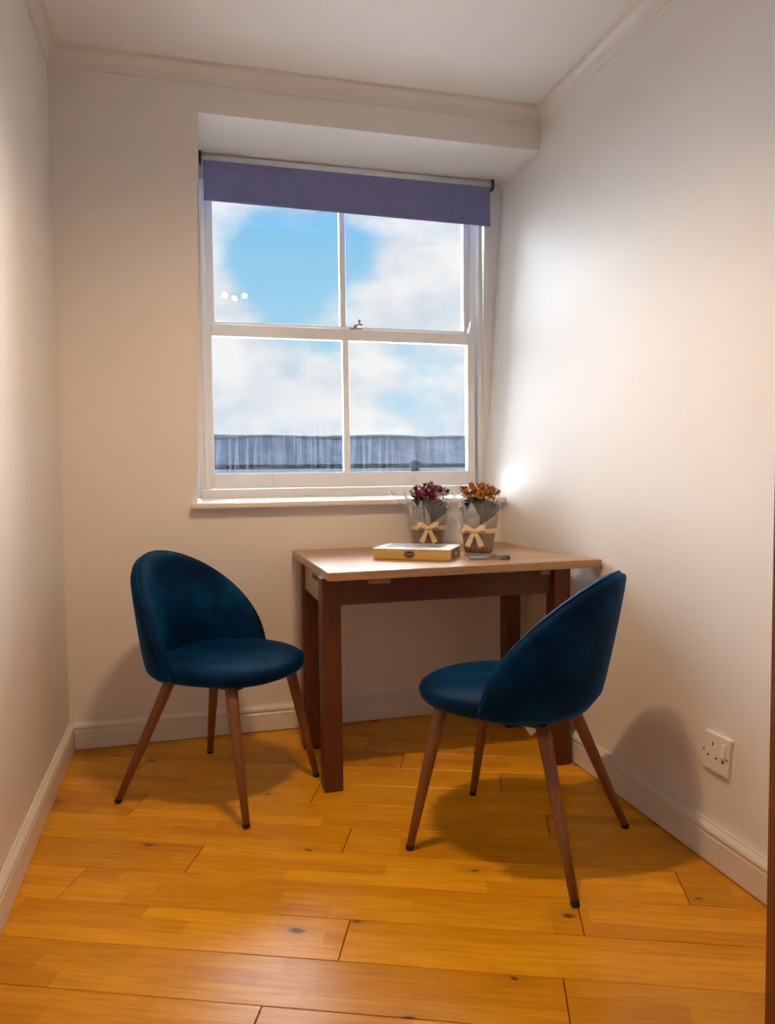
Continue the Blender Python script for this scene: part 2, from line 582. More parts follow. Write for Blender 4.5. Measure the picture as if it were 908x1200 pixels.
# right wall: a gently warped sheet of plaster with thickness
ys = [YR, -2.6, -2.0, -1.6, -1.2, -0.9] + [-0.7 + 0.05 * i for i in range(15)] + [0.1, 0.2, 0.3, WIN, WY]
zs = [-0.05, 0.0, 0.1] + [0.15 + 0.08 * i for i in range(27)] + [2.3, 2.32, 2.38, 2.44, 2.55]
zs = sorted(set(round(z, 4) for z in zs))
rv = []; rf = []
ny, nz = len(ys), len(zs)
for side in (0, 1):
    for y in ys:
        for z in zs:
            rv.append((right_x(y, z) if side == 0 else 2.1, y, z))
for i in range(ny - 1):
    for j in range(nz - 1):
        a = i * nz + j
        rf.append((a, a + 1, a + nz + 1, a + nz))
        b = a + ny * nz
        rf.append((b, b + nz, b + nz + 1, b + 1))
for i in range(ny - 1):
    for j in (0, nz - 1):
        a = i * nz + j
        rf.append((a, a + nz, a + nz + ny * nz, a + ny * nz))
for j in range(nz - 1):
    for i in (0, ny - 1):
        a = i * nz + j
        rf.append((a, a + 1, a + 1 + ny * nz, a + ny * nz))
o = obj('wall_right', rv, rf, M['wall'], smooth=False)
for p in o.data.polygons:
    if p.normal.x < -0.5: p.use_smooth = True
tag(o, kind='structure')

# floor: a dark base with oak planks laid at an angle, each its own piece
floor = tag(MB().box(-0.12, 2.1, YR - 0.12, WY, -0.08, -0.019).build('floor', M['subfloor']), kind='structure')
PA = R(-22.6)
ct, st_ = math.cos(PA), math.sin(PA)
PW, PL, C0 = 0.1415, 1.215, -1.031
joint = {-2: 1.074 - 0.0, -1: 1.642, 0: 1.191, 1: 0.486, 2: 0.742, 3: 1.118, 4: 0.45, 5: 0.965, 6: 0.325, 7: 1.208, 8: 1.067}


def clip(poly, n, d):
    out = []
    for i in range(len(poly)):
        p, q = poly[i], poly[(i + 1) % len(poly)]
        a, b = p[0] * n[0] + p[1] * n[1] - d, q[0] * n[0] + q[1] * n[1] - d
        if a <= 0: out.append(p)
        if (a < 0 < b) or (b < 0 < a):
            t = a / (a - b)
            out.append((p[0] + t * (q[0] - p[0]), p[1] + t * (q[1] - p[1])))
    return out


npl = 0
for row in range(-22, 14):
    c = C0 + row * PW
    j0 = joint.get(row, random.uniform(0, PL))
    for k in range(-3, 5):
        s = j0 + k * PL
        gx, gy = 0.0011, 0.0009
        rect = [(s + gx, c + gy), (s + PL - gx, c + gy), (s + PL - gx, c + PW - gy), (s + gx, c + PW - gy)]
        world = [(p[0] * ct - p[1] * st_, p[0] * st_ + p[1] * ct) for p in rect]
        for n, d in (((-1, 0), 0.0), ((1, 0), WX + 0.002), ((0, 1), 0.0), ((0, -1), -YR)):
            if world: world = clip(world, n, d)
        if len(world) < 3: continue
        area = 0.5 * abs(sum(world[i][0] * world[(i + 1) % len(world)][1] - world[(i + 1) % len(world)][0] * world[i][1] for i in range(len(world))))
        if area < 2e-4: continue
        # local frame: origin at the plank's corner, x along the plank
        ox, oy = s * ct - c * st_, s * st_ + c * ct
        loc = [((p[0] - ox) * ct + (p[1] - oy) * st_, -(p[0] - ox) * st_ + (p[1] - oy) * ct) for p in world]
        mx, my = sum(p[0] for p in loc) / len(loc), sum(p[1] for p in loc) / len(loc)
        dz = random.uniform(-0.0004, 0.0)
        ch = 0.0010
        n = len(loc)
        inner = []
        for p in loc:
            dx, dy = mx - p[0], my - p[1]
            inner.append((p[0] + max(-ch, min(ch, dx)), p[1] + max(-ch, min(ch, dy))))
        vs = [(p[0], p[1], -0.018) for p in loc] + [(p[0], p[1], dz - ch) for p in loc] + [(p[0], p[1], dz) for p in inner]
        fs = [tuple(range(n))[::-1], tuple(range(2 * n, 3 * n))]
        for i in range(n):
            q = (i + 1) % n
            fs += [(i, q, n + q, n + i), (n + i, n + q, 2 * n + q, 2 * n + i)]
        obj('plank', vs, fs, M['floor'], floor, loc=(ox, oy, 0), rot=(0, 0, PA))
        npl += 1

# skirting boards: flat board with an ogee top
SK = [(0, 0.004), (0.016, 0.004), (0.016, 0.070), (0.0135, 0.073), (0.0135, 0.0765), (0.0165, 0.080), (0.0175, 0.085), (0.0155, 0.091), (0.010, 0.0955), (0.006, 0.0985), (0.0055, 0.102), (0, 0.102)]
tag(MB().prism([(x, z) for x, z in SK], 'y', YR, -0.0).build('baseboard_left', M['trim']), kind='structure')
tag(MB().prism([(-x, z) for x, z in SK], 'x', 0.0175, WX - 0.0175).build('baseboard_back', M['trim']), kind='structure')
tag(MB().prism([(WX + 0.004 - x if x > 0 else WX + 0.01, z) for x, z in SK], 'y', YR, -0.0).build('baseboard_right', M['trim']), kind='structure')

# coving along the ceiling
def cove(n=8):
    p = [(0, 2.408), (0.004, 2.408), (0.005, 2.420)]
    for i in range(n + 1):
        a = i / n * math.pi / 2
        p.append((0.037 - 0.030 * math.cos(a), 2.424 + 0.034 * math.sin(a)))
    p += [(0.040, 2.458), (0.040, 2.475), (0, 2.475)]
    return p


CV = cove()
tag(MB().prism([(-x, z) for x, z in CV], 'x', 0.0, 1.90).build('trim_1', M['trim']), kind='structure')
tag(MB().prism([(x, z) for x, z in CV], 'y', YR, 0.0).build('trim_2', M['trim']), kind='structure')
cv = MB()
yy = [YR, -1.5, -0.9, -0.45, -0.3, -0.2, -0.1, 0.0]
vs = []
for y in yy:
    for x, z in CV:
        vs.append((right_x(y, 2.42) - x + (0.02 if x == 0 else 0.0), y, z))
nn = len(CV)
fs = []
for i in range(len(yy) - 1):
    for j in range(nn):
        a, b = i * nn + j, i * nn + (j + 1) % nn
        fs.append((a, b, b + nn, a + nn))
fs += [tuple(range(nn)), tuple(range((len(yy) - 1) * nn, len(yy) * nn))[::-1]]
cv.add(vs, fs)
tag(cv.build('trim_3', M['trim']), kind='structure')

# the wooden door standing open into the room on the right
door = tag(empty('door_1', (1.74, -2.58, 0)), kind='structure')
e = Vector((1.343, -1.86, 0)); h = Vector((1.74, -2.58, 0))
dl = (h - e).length
ang = math.atan2(e.y - h.y, e.x - h.x)
door.rotation_euler = (0, 0, ang)
dm = MB().box(0.0, dl, -0.042, 0.0, 0.012, 2.02)
dm.build('door_leaf', M['door_wood'], door, bevel=0.002)
for (z0, z1) in ((0.22, 0.86), (1.04, 1.86)):
    for x0, x1 in ((0.12, dl / 2 - 0.05), (dl / 2 + 0.05, dl - 0.12)):
        MB().box(x0, x1, 0.0, 0.006, z0, z1).build('door_panel', M['door_wood'], door, bevel=0.004)
hd = MB().tube([(dl - 0.06, 0.0, 0.98), (dl - 0.06, 0.05, 0.98), (dl - 0.075, 0.055, 0.98), (dl - 0.17, 0.055, 0.98)], 0.009, 10)
hd.build('door_handle', M['brass'], door, smooth=True)

# ================================================================== sash window
WK = 1.0783


def wmap(v):
    """drawn sizes to the window's own frame (origin at the middle of its sill)"""
    return (v[0] * WK - 0.0335 - 1.15, v[1] - WIN, v[2] * WK - 0.0784 - 0.90)


win = tag(empty('window_1', (1.15, WIN, 0.90)), kind='structure')


def wpart(name, mb, mat, parent=win, bevel=0.0, smooth=False):
    """window parts are given in room coordinates"""
    mb.v = [wmap(v) for v in mb.v]
    return mb.build(name, mat, parent, bevel=bevel, smooth=smooth)


XL, XR = 0.505, 1.715
# box frame: linings, head and sub-sill
wpart('frame_side', MB().prism([(0.478, 0.9), (0.513, 0.9), (0.521, 2.206), (0.478, 2.206)], 'y', WIN - 0.005, WY - 0.02), M['upvc'])
wpart('frame_side', MB().prism([(1.664, 0.9), (1.76, 0.9), (1.76, 2.206), (1.684, 2.206)], 'y', WIN - 0.005, WY - 0.02), M['upvc'])
wpart('frame_head', MB().box(0.49, 1.76, WIN - 0.003, WY - 0.02, 2.13, 2.2065), M['upvc'])
wpart('frame_sill', MB().box(0.485, 1.79, WIN - 0.02, WY, 0.868, 0.933), M['upvc'], bevel=0.004)
# staff beads and parting beads on both sides
wpart('staff_bead', MB().box(1.650, 1.668, WIN - 0.012, WIN + 0.02, 0.933, 2.13), M['upvc'], bevel=0.004)
wpart('parting_bead', MB().box(1.632, 1.668, WIN + 0.050, WIN + 0.058, 0.933, 2.13), M['upvc'], bevel=0.002)
wpart('staff_bead', MB().box(0.5, 0.517, WIN - 0.012, WIN + 0.02, 0.933, 2.13), M['upvc'], bevel=0.004)
wpart('parting_bead', MB().box(0.5, 0.524, WIN + 0.050, WIN + 0.058, 0.933, 2.13), M['upvc'], bevel=0.002)
# deep inner sill board
sill = MB().prism([(-0.042, 0.866), (0.0, 0.866), (WIN - 0.02, 0.870), (WIN - 0.02, 0.892), (-0.042, 0.888)], 'x', 0.444, right_x(0, 0.85))
sill.v = [(v[0] - 1.15, v[1] - WIN, v[2] - 0.90) for v in sill.v]
sill.build('window_sill', M['trim'], win, bevel=0.005)


def sash(name, x0, x1, z0, z1, y0, y1, stile_l, stile_r, rail_b, rail_t, bar, gmat, barx):
    s = empty(name, (0, 0, 0))
    s.parent = win
    ym = (y0 + y1) / 2
    wpart('stile', MB().box(x0, x0 + stile_l, y0, y1, z0, z1), M['upvc'], s, 0.003)
    wpart('stile', MB().box(x1 - stile_r, x1, y0, y1, z0, z1), M['upvc'], s, 0.003)
    wpart('rail', MB().box(x0 + stile_l, x1 - stile_r, y0, y1, z0, z0 + rail_b), M['upvc'], s, 0.003)
    wpart('rail', MB().box(x0 + stile_l, x1 - stile_r, y0, y1, z1 - rail_t, z1), M['upvc'], s, 0.003)
    gz0, gz1 = z0 + rail_b, z1 - rail_t
    wpart('glazing_bar', MB().box(barx - bar / 2, barx + bar / 2, y0 + 0.004, y1 - 0.004, gz0, gz1), M['upvc'], s, 0.005)
    for a, b in ((x0 + stile_l, barx - bar / 2), (barx + bar / 2, x1 - stile_r)):
        p = MB().box(a - 0.004, b + 0.004, ym + 0.002, ym + 0.006, gz0 - 0.004, gz1 + 0.004)
        c0 = Vector(wmap((a, ym, gz0)))
        obj('pane', [tuple(Vector(wmap(v)) - c0) for v in p.v], p.f, gmat, s, loc=c0)
    return s


up_s = sash('upper_sash', 0.519, 1.636, 1.560, 2.135, WIN + 0.056, WIN + 0.092, 0.035, 0.030, 0.040, 0.05, 0.026, M['glass'], 1.075)
lo_s = sash('lower_sash', 0.514, 1.640, 0.934, 1.581, WIN + 0.006, WIN + 0.046, 0.025, 0.034, 0.062, 0.046, 0.027, M['glass_dirty'], 1.074)
# moulded horn that rises from the right stile of the lower sash
horn = MB().prism([(1.640, 1.575), (1.612, 1.575), (1.612, 1.592), (1.617, 1.606), (1.621, 1.618), (1.622, 1.632), (1.630, 1.645), (1.640, 1.650)], 'y', WIN + 0.008, WIN + 0.040)
wpart('sash_horn', horn, M['upvc'], lo_s, 0.002)
# brass fastener on the meeting rail
fa = MB().box(1.095, 1.145, WIN + 0.012, WIN + 0.045, 1.581, 1.586)
fa.tube([(1.118, WIN + 0.03, 1.584), (1.12, WIN + 0.03, 1.602)], 0.006, 8)
fa.tube([(1.12, WIN + 0.03, 1.600), (1.136, WIN + 0.024, 1.606), (1.148, WIN + 0.02, 1.600)], 0.004, 8)
fa.tube([(1.135, WIN + 0.02, 1.606), (1.135, WIN + 0.02, 1.622)], [0.004, 0.006], 8)
wpart('sash_fastener', fa, M['brass'], lo_s, smooth=False)
# two finger lifts on the bottom rail
for x in (0.785, 1.352):
    li = MB().box(x - 0.019, x + 0.019, WIN + 0.001, WIN + 0.008, 0.957, 0.985)
    li.prism([(WIN + 0.003, 0.962), (WIN - 0.018, 0.960), (WIN - 0.020, 0.970), (WIN - 0.014, 0.967), (WIN + 0.003, 0.970)], 'x', x - 0.014, x + 0.014)
    wpart('sash_lift', li, M['upvc'], lo_s, 0.001)
# small window bolt boss on the left lining
wpart('sash_stop', MB().tube([(0.520, WIN - 0.004, 1.45), (0.520, WIN - 0.018, 1.45)], 0.009, 12), M['upvc'], win)

# ================================================================== roller blind
bl = tag(empty('roller_blind', (1.15, WIN - 0.05, 2.28)), 'plum-grey fabric roller blind pulled partly down over the sash window', 'blind')


def bpart(name, mb, mat, parent=bl, **kw):
    mb.v = [(v[0] * 1.0796 - 0.034 - 1.15, v[1] - 0.10, v[2] * 1.0796 - 0.0797 - 2.28) for v in mb.v]
    return mb.build(name, mat, parent, **kw)


bpart('roller_tube', MB().tube([(0.512, 0.105, 2.186), (1.690, 0.105, 2.190)], 0.017, 18), M['blind_rail'], smooth=True)
# the cloth hangs from the front of the roll, with a hem bar
cloth = MB()
zt, zb, n = 2.176, 2.036, 16
vs = []
for i in range(n + 1):
    t = i / n
    x = 0.520 + t * (1.682 - 0.520)
    sag = 0.002 * math.sin(t * math.pi * 3)
    top, bot = zt, zb - 0.012 * t
    for y in (0.086, 0.0875):
        vs += [(x, y + 0.002, top), (x, y + sag, (top + bot) / 2), (x, y + sag, bot)]
fs = []
for i in range(n):
    a, b = i * 6, (i + 1) * 6
    fs += [(a, b, b + 1, a + 1), (a + 1, b + 1, b + 2, a + 2), (a + 3, a + 4, b + 4, b + 3), (a + 4, a + 5, b + 5, b + 4), (a, a + 3, b + 3, b), (a + 2, b + 2, b + 5, a + 5)]
fs += [(0, 1, 4, 3), (1, 2, 5, 4), (n * 6, n * 6 + 3, n * 6 + 4, n * 6 + 1), (n * 6 + 1, n * 6 + 4, n * 6 + 5, n * 6 + 2)]
cloth.add(vs, fs)
cl_o = bpart('blind_cloth', cloth, M['blind'], smooth=False)
bpart('hem_bar', MB().prism([(0.519, 2.026), (1.684, 2.014), (1.684, 2.030), (0.519, 2.042)], 'y', 0.083, 0.091), M['blind'], bevel=0.002)
for x0, x1 in ((0.5045, 0.513), (1.689, 1.699)):
    br = MB().box(x0, x1, 0.082, 0.128, 2.165, 2.214)
    br.tube([(x0, 0.105, 2.188), (x1, 0.105, 2.188)], 0.021, 16)
    bpart('bracket', br, M['dark_plastic'], bevel=0.002)

# ================================================================== slate roof across the way
rf_o = tag(empty('neighbouring_roof', (2.3, 6.0, 0.0)), 'blue-grey weathered slate roof with streaks outside the window', 'roof')


def rpart(name, mb, mat, **kw):
    mb.v = [tuple(Vector(v) - Vector((2.3, 6.0, 0.0))) for v in mb.v]
    return mb.build(name, mat, rf_o, **kw)


random.seed(3)
# roof slope with uneven top line
N = 70
vs = []; fs = []
for i in range(N + 1):
    x = -4.0 + 13.0 * i / N
    top = 1.415 + 0.012 * math.sin(i * 0.9) + random.uniform(-0.008, 0.008)
    vs += [(x, 6.0, 1.075), (x, 6.22, 1.26 + random.uniform(-0.01, 0.01)), (x, 6.42, top + 0.015), (x, 6.9, top - 0.1), (x, 6.9, 1.075)]
for i in range(N):
    a, b = i * 5, i * 5 + 5
    for k in range(5):
        fs.append((a + k, b + k, b + (k + 1) % 5, a + (k + 1) % 5))
fs += [(0, 1, 2, 3, 4), (N * 5 + 4, N * 5 + 3, N * 5 + 2, N * 5 + 1, N * 5)]
rpart('roof_slope', MB().add(vs, fs), M['slate'], smooth=False)
# pale lumpy ridge
pts = []; rad = []
for i in range(61):
    pts.append((-4.0 + 13.0 * i / 60, 6.43, 1.425 + random.uniform(-0.006, 0.008)))
    rad.append(0.028 + random.uniform(-0.006, 0.006))
rpart('ridge', MB().tube(pts, rad, 8), M['ridge'], smooth=True)
rpart('gutter', MB().tube([(-4, 5.96, 1.065), (9, 5.96, 1.050)], 0.028, 10), M['gutter'], smooth=True)
rpart('wall', MB().box(-4, 9, 6.02, 6.9, -4.0, 1.08), M['render'])
# little domed vent by the gutter
rpart('domed_vent', MB().lathe([(0.10, 0.0), (0.10, 0.02), (0.085, 0.055), (0.05, 0.085), (0.0, 0.095)], 18, (3.17, 5.92, 1.03)), M['gutter'], smooth=True)
rpart('vent_pipe', MB().tube([(3.17, 5.95, 0.6), (3.17, 5.93, 1.04)], 0.05, 12), M['gutter'], smooth=True)

# added unseen pale slab below the window, bounces daylight up to the ceiling
M['bounce_slab'] = plain('pale_bounce_slab', (0.78, 0.78, 0.78), 0.9, var=0.08, scale=30)
tag(MB().box(-6.0, 10.0, WY + 0.02, 5.90, 0.25, 0.50).build('daylight_bounce_slab', M['bounce_slab']), kind='structure')

# ================================================================== the table
TB = (0.828, -0.70)
TROT = 0.022
tbl = tag(empty('dining_table', (TB[0], TB[1], 0)), 'brown wooden extending table pushed into the corner under the window', 'table')
ZT = 0.70


def tpart(name, mb, mat, parent=tbl, **kw):
    mb.v = [(v[0] - TB[0], v[1] - TB[1], v[2]) for v in mb.v]
    return mb.build(name, mat, parent, **kw)


def skew(mb):
    """the table stands very slightly turned"""
    c, s = math.cos(TROT), math.sin(TROT)
    mb.v = [(TB[0] + (v[0] - TB[0]) * c - (v[1] - TB[1]) * s, TB[1] + (v[0] - TB[0]) * s + (v[1] - TB[1]) * c, v[2]) for v in mb.v]
    return mb


L = 0.922
tpart('front_leaf', skew(MB().box(TB[0], TB[0] + L, TB[1], -0.585, ZT - 0.027, ZT)), M['table_top'], bevel=0.003)
tpart('back_leaf', skew(MB().box(TB[0], TB[0] + L - 0.046, -0.583, -0.024, ZT - 0.027, ZT)), M['table_top'], bevel=0.003)
LX0, LX1, LY0, LY1 = 0.820, 1.66, -0.622, -0.19
for x0, y0 in ((LX0, LY0), (LX1 - 0.06, LY0 - 0.012), (LX0 - 0.006, LY1 - 0.06), (LX1 - 0.06, LY1 - 0.06)):
    tpart('leg', MB().box(x0, x0 + 0.06, y0, y0 + 0.06, 0.0, ZT - 0.0275), M['table_leg'], bevel=0.003)
zr0 = 0.585
tpart('apron', MB().box(LX0 + 0.06, LX1 - 0.06, LY0 + 0.008, LY0 + 0.028, zr0, ZT - 0.0275), M['table_rail'], bevel=0.002)
tpart('apron', MB().box(LX0 + 0.06, LX1 - 0.06, LY1 - 0.028, LY1 - 0.008, zr0, ZT - 0.0275), M['table_rail'], bevel=0.002)
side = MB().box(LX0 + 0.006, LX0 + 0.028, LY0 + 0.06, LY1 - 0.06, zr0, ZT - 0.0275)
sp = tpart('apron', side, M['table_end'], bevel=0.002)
MB().box(LX0 + 0.004 - TB[0], LX0 + 0.008 - TB[0], 0.19, 0.27, ZT - 0.05, ZT - 0.036).build('slot', M['hole'], sp)
tpart('apron', MB().box(LX1 - 0.028, LX1 - 0.006, LY0 + 0.06, LY1 - 0.06, zr0, ZT - 0.0275), M['table_rail'], bevel=0.002)
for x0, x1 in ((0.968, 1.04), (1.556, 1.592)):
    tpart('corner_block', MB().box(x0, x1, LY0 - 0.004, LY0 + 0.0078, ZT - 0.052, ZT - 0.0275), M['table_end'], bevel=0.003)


# ================================================================== velvet chairs
def make_chair(name, label, loc, rz):
    t = tag(empty(name, loc, rz), label, 'chair', 'blue velvet dining chairs')
    Z0 = 0.409

    def shell(th, z, off):
        c, s = max(math.cos(th), 0.0), math.sin(th)
        v = (z - Z0) / 0.34
        a = 0.187 + 0.059 * v
        b = 0.237 + 0.018 * v
        # offset along the plan normal
        x, y = -a * c ** 1.237, b * s
        nx, ny = -c, s * 0.85
        l = math.hypot(nx, ny)
        return (x + nx / l * off, y + ny / l * off, z)

    def rim(th):
        return Z0 + 0.334 * max(math.cos(th), 0.0) ** 0.805

    # padded back: closed loop of cross-sections, each an inner and an outer line joined by a rounded rim
    A = 44
    th_max = R(90)
    rows = []
    for i in range(A + 1):
        u = -1 + 2 * i / A
        th = th_max * (abs(u) ** 0.85) * (1 if u > 0 else -1)
        zr = rim(th)
        zb = 0.389 + 0.016 * abs(u) ** 5
        T = 0.017
        H = max(zr - zb, 0.03)
        sec = []
        m = 9
        for k in range(m + 1):                      # outer, from the bottom up
            f = k / m
            bulge = 0.012 * math.sin(f * math.pi) ** 0.7
            under = -0.020 * (1 - min(1, f / 0.16)) ** 2
            out = (0.012 + 0.022 * max(math.cos(th), 0.0) ** 0.6) * (0.72 + 0.28 * f)
            sec.append(shell(th, zb + (H - 0.014) * f, out + bulge * 0.3 + under))
        ro = 0.012 + 0.022 * max(math.cos(th), 0.0) ** 0.6
        sec.append(shell(th, zr - 0.004, ro * 0.88))
        sec.append(shell(th, zr + 0.001, ro * 0.45))
        sec.append(shell(th, zr - 0.002, -0.004))
        for k in range(m, -1, -1):                  # inner, back down
            f = k / m
            bulge = 0.012 * math.sin(f * math.pi) ** 0.7
            sec.append(shell(th, zb + (H - 0.014) * f, -T * 0.9 - bulge))
        rows.append(sec)
    K = len(rows[0])
    mb = MB()
    vs = [p for r in rows for p in r]
    fs = []
    for i in range(A):
        for k in range(K):
            a, b = i * K + k, i * K + (k + 1) % K
            fs.append((a, b, b + K, a + K))
    fs += [tuple(range(K)), tuple(range(A * K, A * K + K))[::-1]]
    back = mb.add(vs, fs).build('backrest', M['velvet'], t, smooth=True)
    # piping that runs along the rim
    pp = []
    for i in range(A + 1):
        u = -1 + 2 * i / A
        th = th_max * (abs(u) ** 0.85) * (1 if u > 0 else -1)
        p = shell(th, rim(th) + 0.001, (0.012 + 0.022 * max(math.cos(th), 0.0) ** 0.6) * 0.40)
        pp.append(p)
    MB().tube(pp, 0.0038, 8).build('piping', M['velvet'], back, smooth=True)
    # seat cushion: rounded pad, a shallow dip in the middle
    n = 56
    prof = [(0.70, 0.380), (0.86, 0.383), (0.95, 0.393), (0.99, 0.406), (1.0, 0.416), (0.985, 0.427), (0.95, 0.4335), (0.88, 0.437), (0.72, 0.4385), (0.5, 0.437), (0.25, 0.435)]
    vs = []
    for f, z in prof:
        for j in range(n):
            a = 2 * math.pi * j / n
            c, s = math.cos(a), math.sin(a)
            e = 2.25
            rr = (abs(c) ** e + abs(s) ** e) ** (-1 / e)
            ax = 0.258 if c > 0 else 0.178
            x = ax * rr * c * f
            y = 0.226 * rr * s * f
            sink = 0.006 * max(0, c) * f ** 3
            x += 0.008 if c > 0 else 0
            vs.append((x, y, z - sink + 0.0015 * math.sin(5 * a + 1.0) * (f if f < 0.95 else 0.2)))
    fs = []
    for k in range(len(prof) - 1):
        for j in range(n):
            a, b = k * n + j, k * n + (j + 1) % n
            fs.append((a, b, b + n, a + n))
    fs.append(tuple(range(n))[::-1])
    ctr = len(vs)
    vs.append((0.008, 0, 0.4345))
    for j in range(n):
        a = (len(prof) - 1) * n
        fs.append((a + j, a + (j + 1) % n, ctr))
    MB().add(vs, fs).build('seat', M['velvet'], t, smooth=True)
    # tapered splayed legs with black feet
    for fx, ty, tx, tly in ((-0.23, 0.22, -0.10, 0.10), (0.227, 0.193, 0.15, 0.15)):
        for s in (1, -1):
            foot, top = Vector((fx, s * ty, 0.0)), Vector((tx, s * tly, 0.392))
            lg = MB()
            q = foot.lerp(top, 0.03)
            lg.tube([q, foot.lerp(top, 0.35), foot.lerp(top, 0.8), top], [0.0105, 0.0135, 0.0172, 0.018], 16)
            lo = lg.build('leg', M['chair_leg'], t, smooth=True)
            ft = MB().tube([Vector((foot.x, foot.y, 0.0005)), foot.lerp(top, 0.012), foot.lerp(top, 0.032)], [0.0100, 0.0108, 0.0112], 14)
            ft.build('foot_cap', M['rubber'], lo, smooth=False)
    # fixing plate under the seat
    MB().box(-0.13, 0.17, -0.15, 0.15, 0.371, 0.380).build('base_plate', M['dark_plastic'], t, bevel=0.002)
    return t


make_chair('dining_chair', 'blue velvet dining chair showing its seat, beside the free end of the table', (0.52, -0.4875, 0), R(-40.3))
ch2 = make_chair('dining_chair', 'teal-blue velvet dining chair with its rounded back towards the wall socket', (1.269, -1.058, 0), R(132.7))
tg = MB().prism([(-0.075, 0.3715), (-0.005, 0.3715), (-0.010, 0.345), (-0.045, 0.300), (-0.070, 0.330)], 'y', 0.020, 0.0212)
tag(tg.build('care_label', M['white_tag'], ch2), 'white care label hanging under the seat')


# ================================================================== flower pots in wrapping
def ribbon_strip(pts, width_dir, wd, th=0.0012):
    """a flat ribbon along pts with a given width direction"""
    mb = MB()
    vs = []
    for i, p in enumerate(pts):
        p = Vector(p)
        t = (Vector(pts[min(i + 1, len(pts) - 1)]) - Vector(pts[max(i - 1, 0)])).normalized()
        wv = Vector(width_dir)
        wv = (wv - t * wv.dot(t)).normalized()
        nn = t.cross(wv).normalized() * th
        ww = wd if isinstance(wd, (int, float)) else wd[i]
        vs += [p + wv * ww / 2, p - wv * ww / 2, p - wv * ww / 2 + nn, p + wv * ww / 2 + nn]
    fs = []
    for i in range(len(pts) - 1):
        a, b = i * 4, i * 4 + 4
        for k in range(4):
            fs.append((a + k, b + k, b + (k + 1) % 4, a + (k + 1) % 4))
    fs += [(0, 1, 2, 3), (len(pts) * 4 - 1, len(pts) * 4 - 2, len(pts) * 4 - 3, len(pts) * 4 - 4)]
    mb.add(vs, fs)
    return mb


def flower_mesh(name, pm, seed, r=0.019):
    """small chrysanthemum: layered rings of narrow petals"""
    rnd = random.Random(seed)
    mb = MB()
    for ring, (n, rad, lift, ln) in enumerate(((13, 0.30, 0.0, 1.0), (11, 0.24, 0.28, 0.82), (8, 0.14, 0.46, 0.6), (5, 0.05, 0.58, 0.38))):
        for k in range(n):
            a = 2 * math.pi * (k + ring * 0.37) / n + rnd.uniform(-0.1, 0.1)
            c, s = math.cos(a), math.sin(a)
            d, pdir = Vector((c, s, 0)), Vector((-s, c, 0))
            wd = r * 0.17
            l = r * ln * rnd.uniform(0.9, 1.1)
            b0 = d * r * rad * 0.3 + Vector((0, 0, r * lift))
            m = b0 + d * l * 0.6 + Vector((0, 0, r * (0.16 + 0.1 * ring)))
            e = b0 + d * l + Vector((0, 0, r * (0.10 + 0.22 * ring)))
            mb.add([b0 - pdir * wd * 0.5, b0 + pdir * wd * 0.5, m + pdir * wd, e + pdir * wd * 0.4, e - pdir * wd * 0.4, m - pdir * wd],
                   [(0, 1, 2, 5), (5, 2, 3, 4)])
    return mb


def leaf_mesh(l=0.045):
    vs = []
    outl = [(0, 0), (0.12, 0.10), (0.28, 0.20), (0.36, 0.14), (0.5, 0.24), (0.62, 0.15), (0.78, 0.15), (1.0, 0.0)]
    for t, wd in outl:
        z = 0.16 * math.sin(t * math.pi * 0.9)
        vs += [(t * l, wd * l, (z - 0.10 * wd) * l), (t * l, 0, z * l), (t * l, -wd * l, (z - 0.10 * wd) * l)]
    fs = []
    for i in range(len(outl) - 1):
        a = i * 3
        fs += [(a, a + 1, a + 4, a + 3), (a + 1, a + 2, a + 5, a + 4)]
    return MB().add(vs, fs)


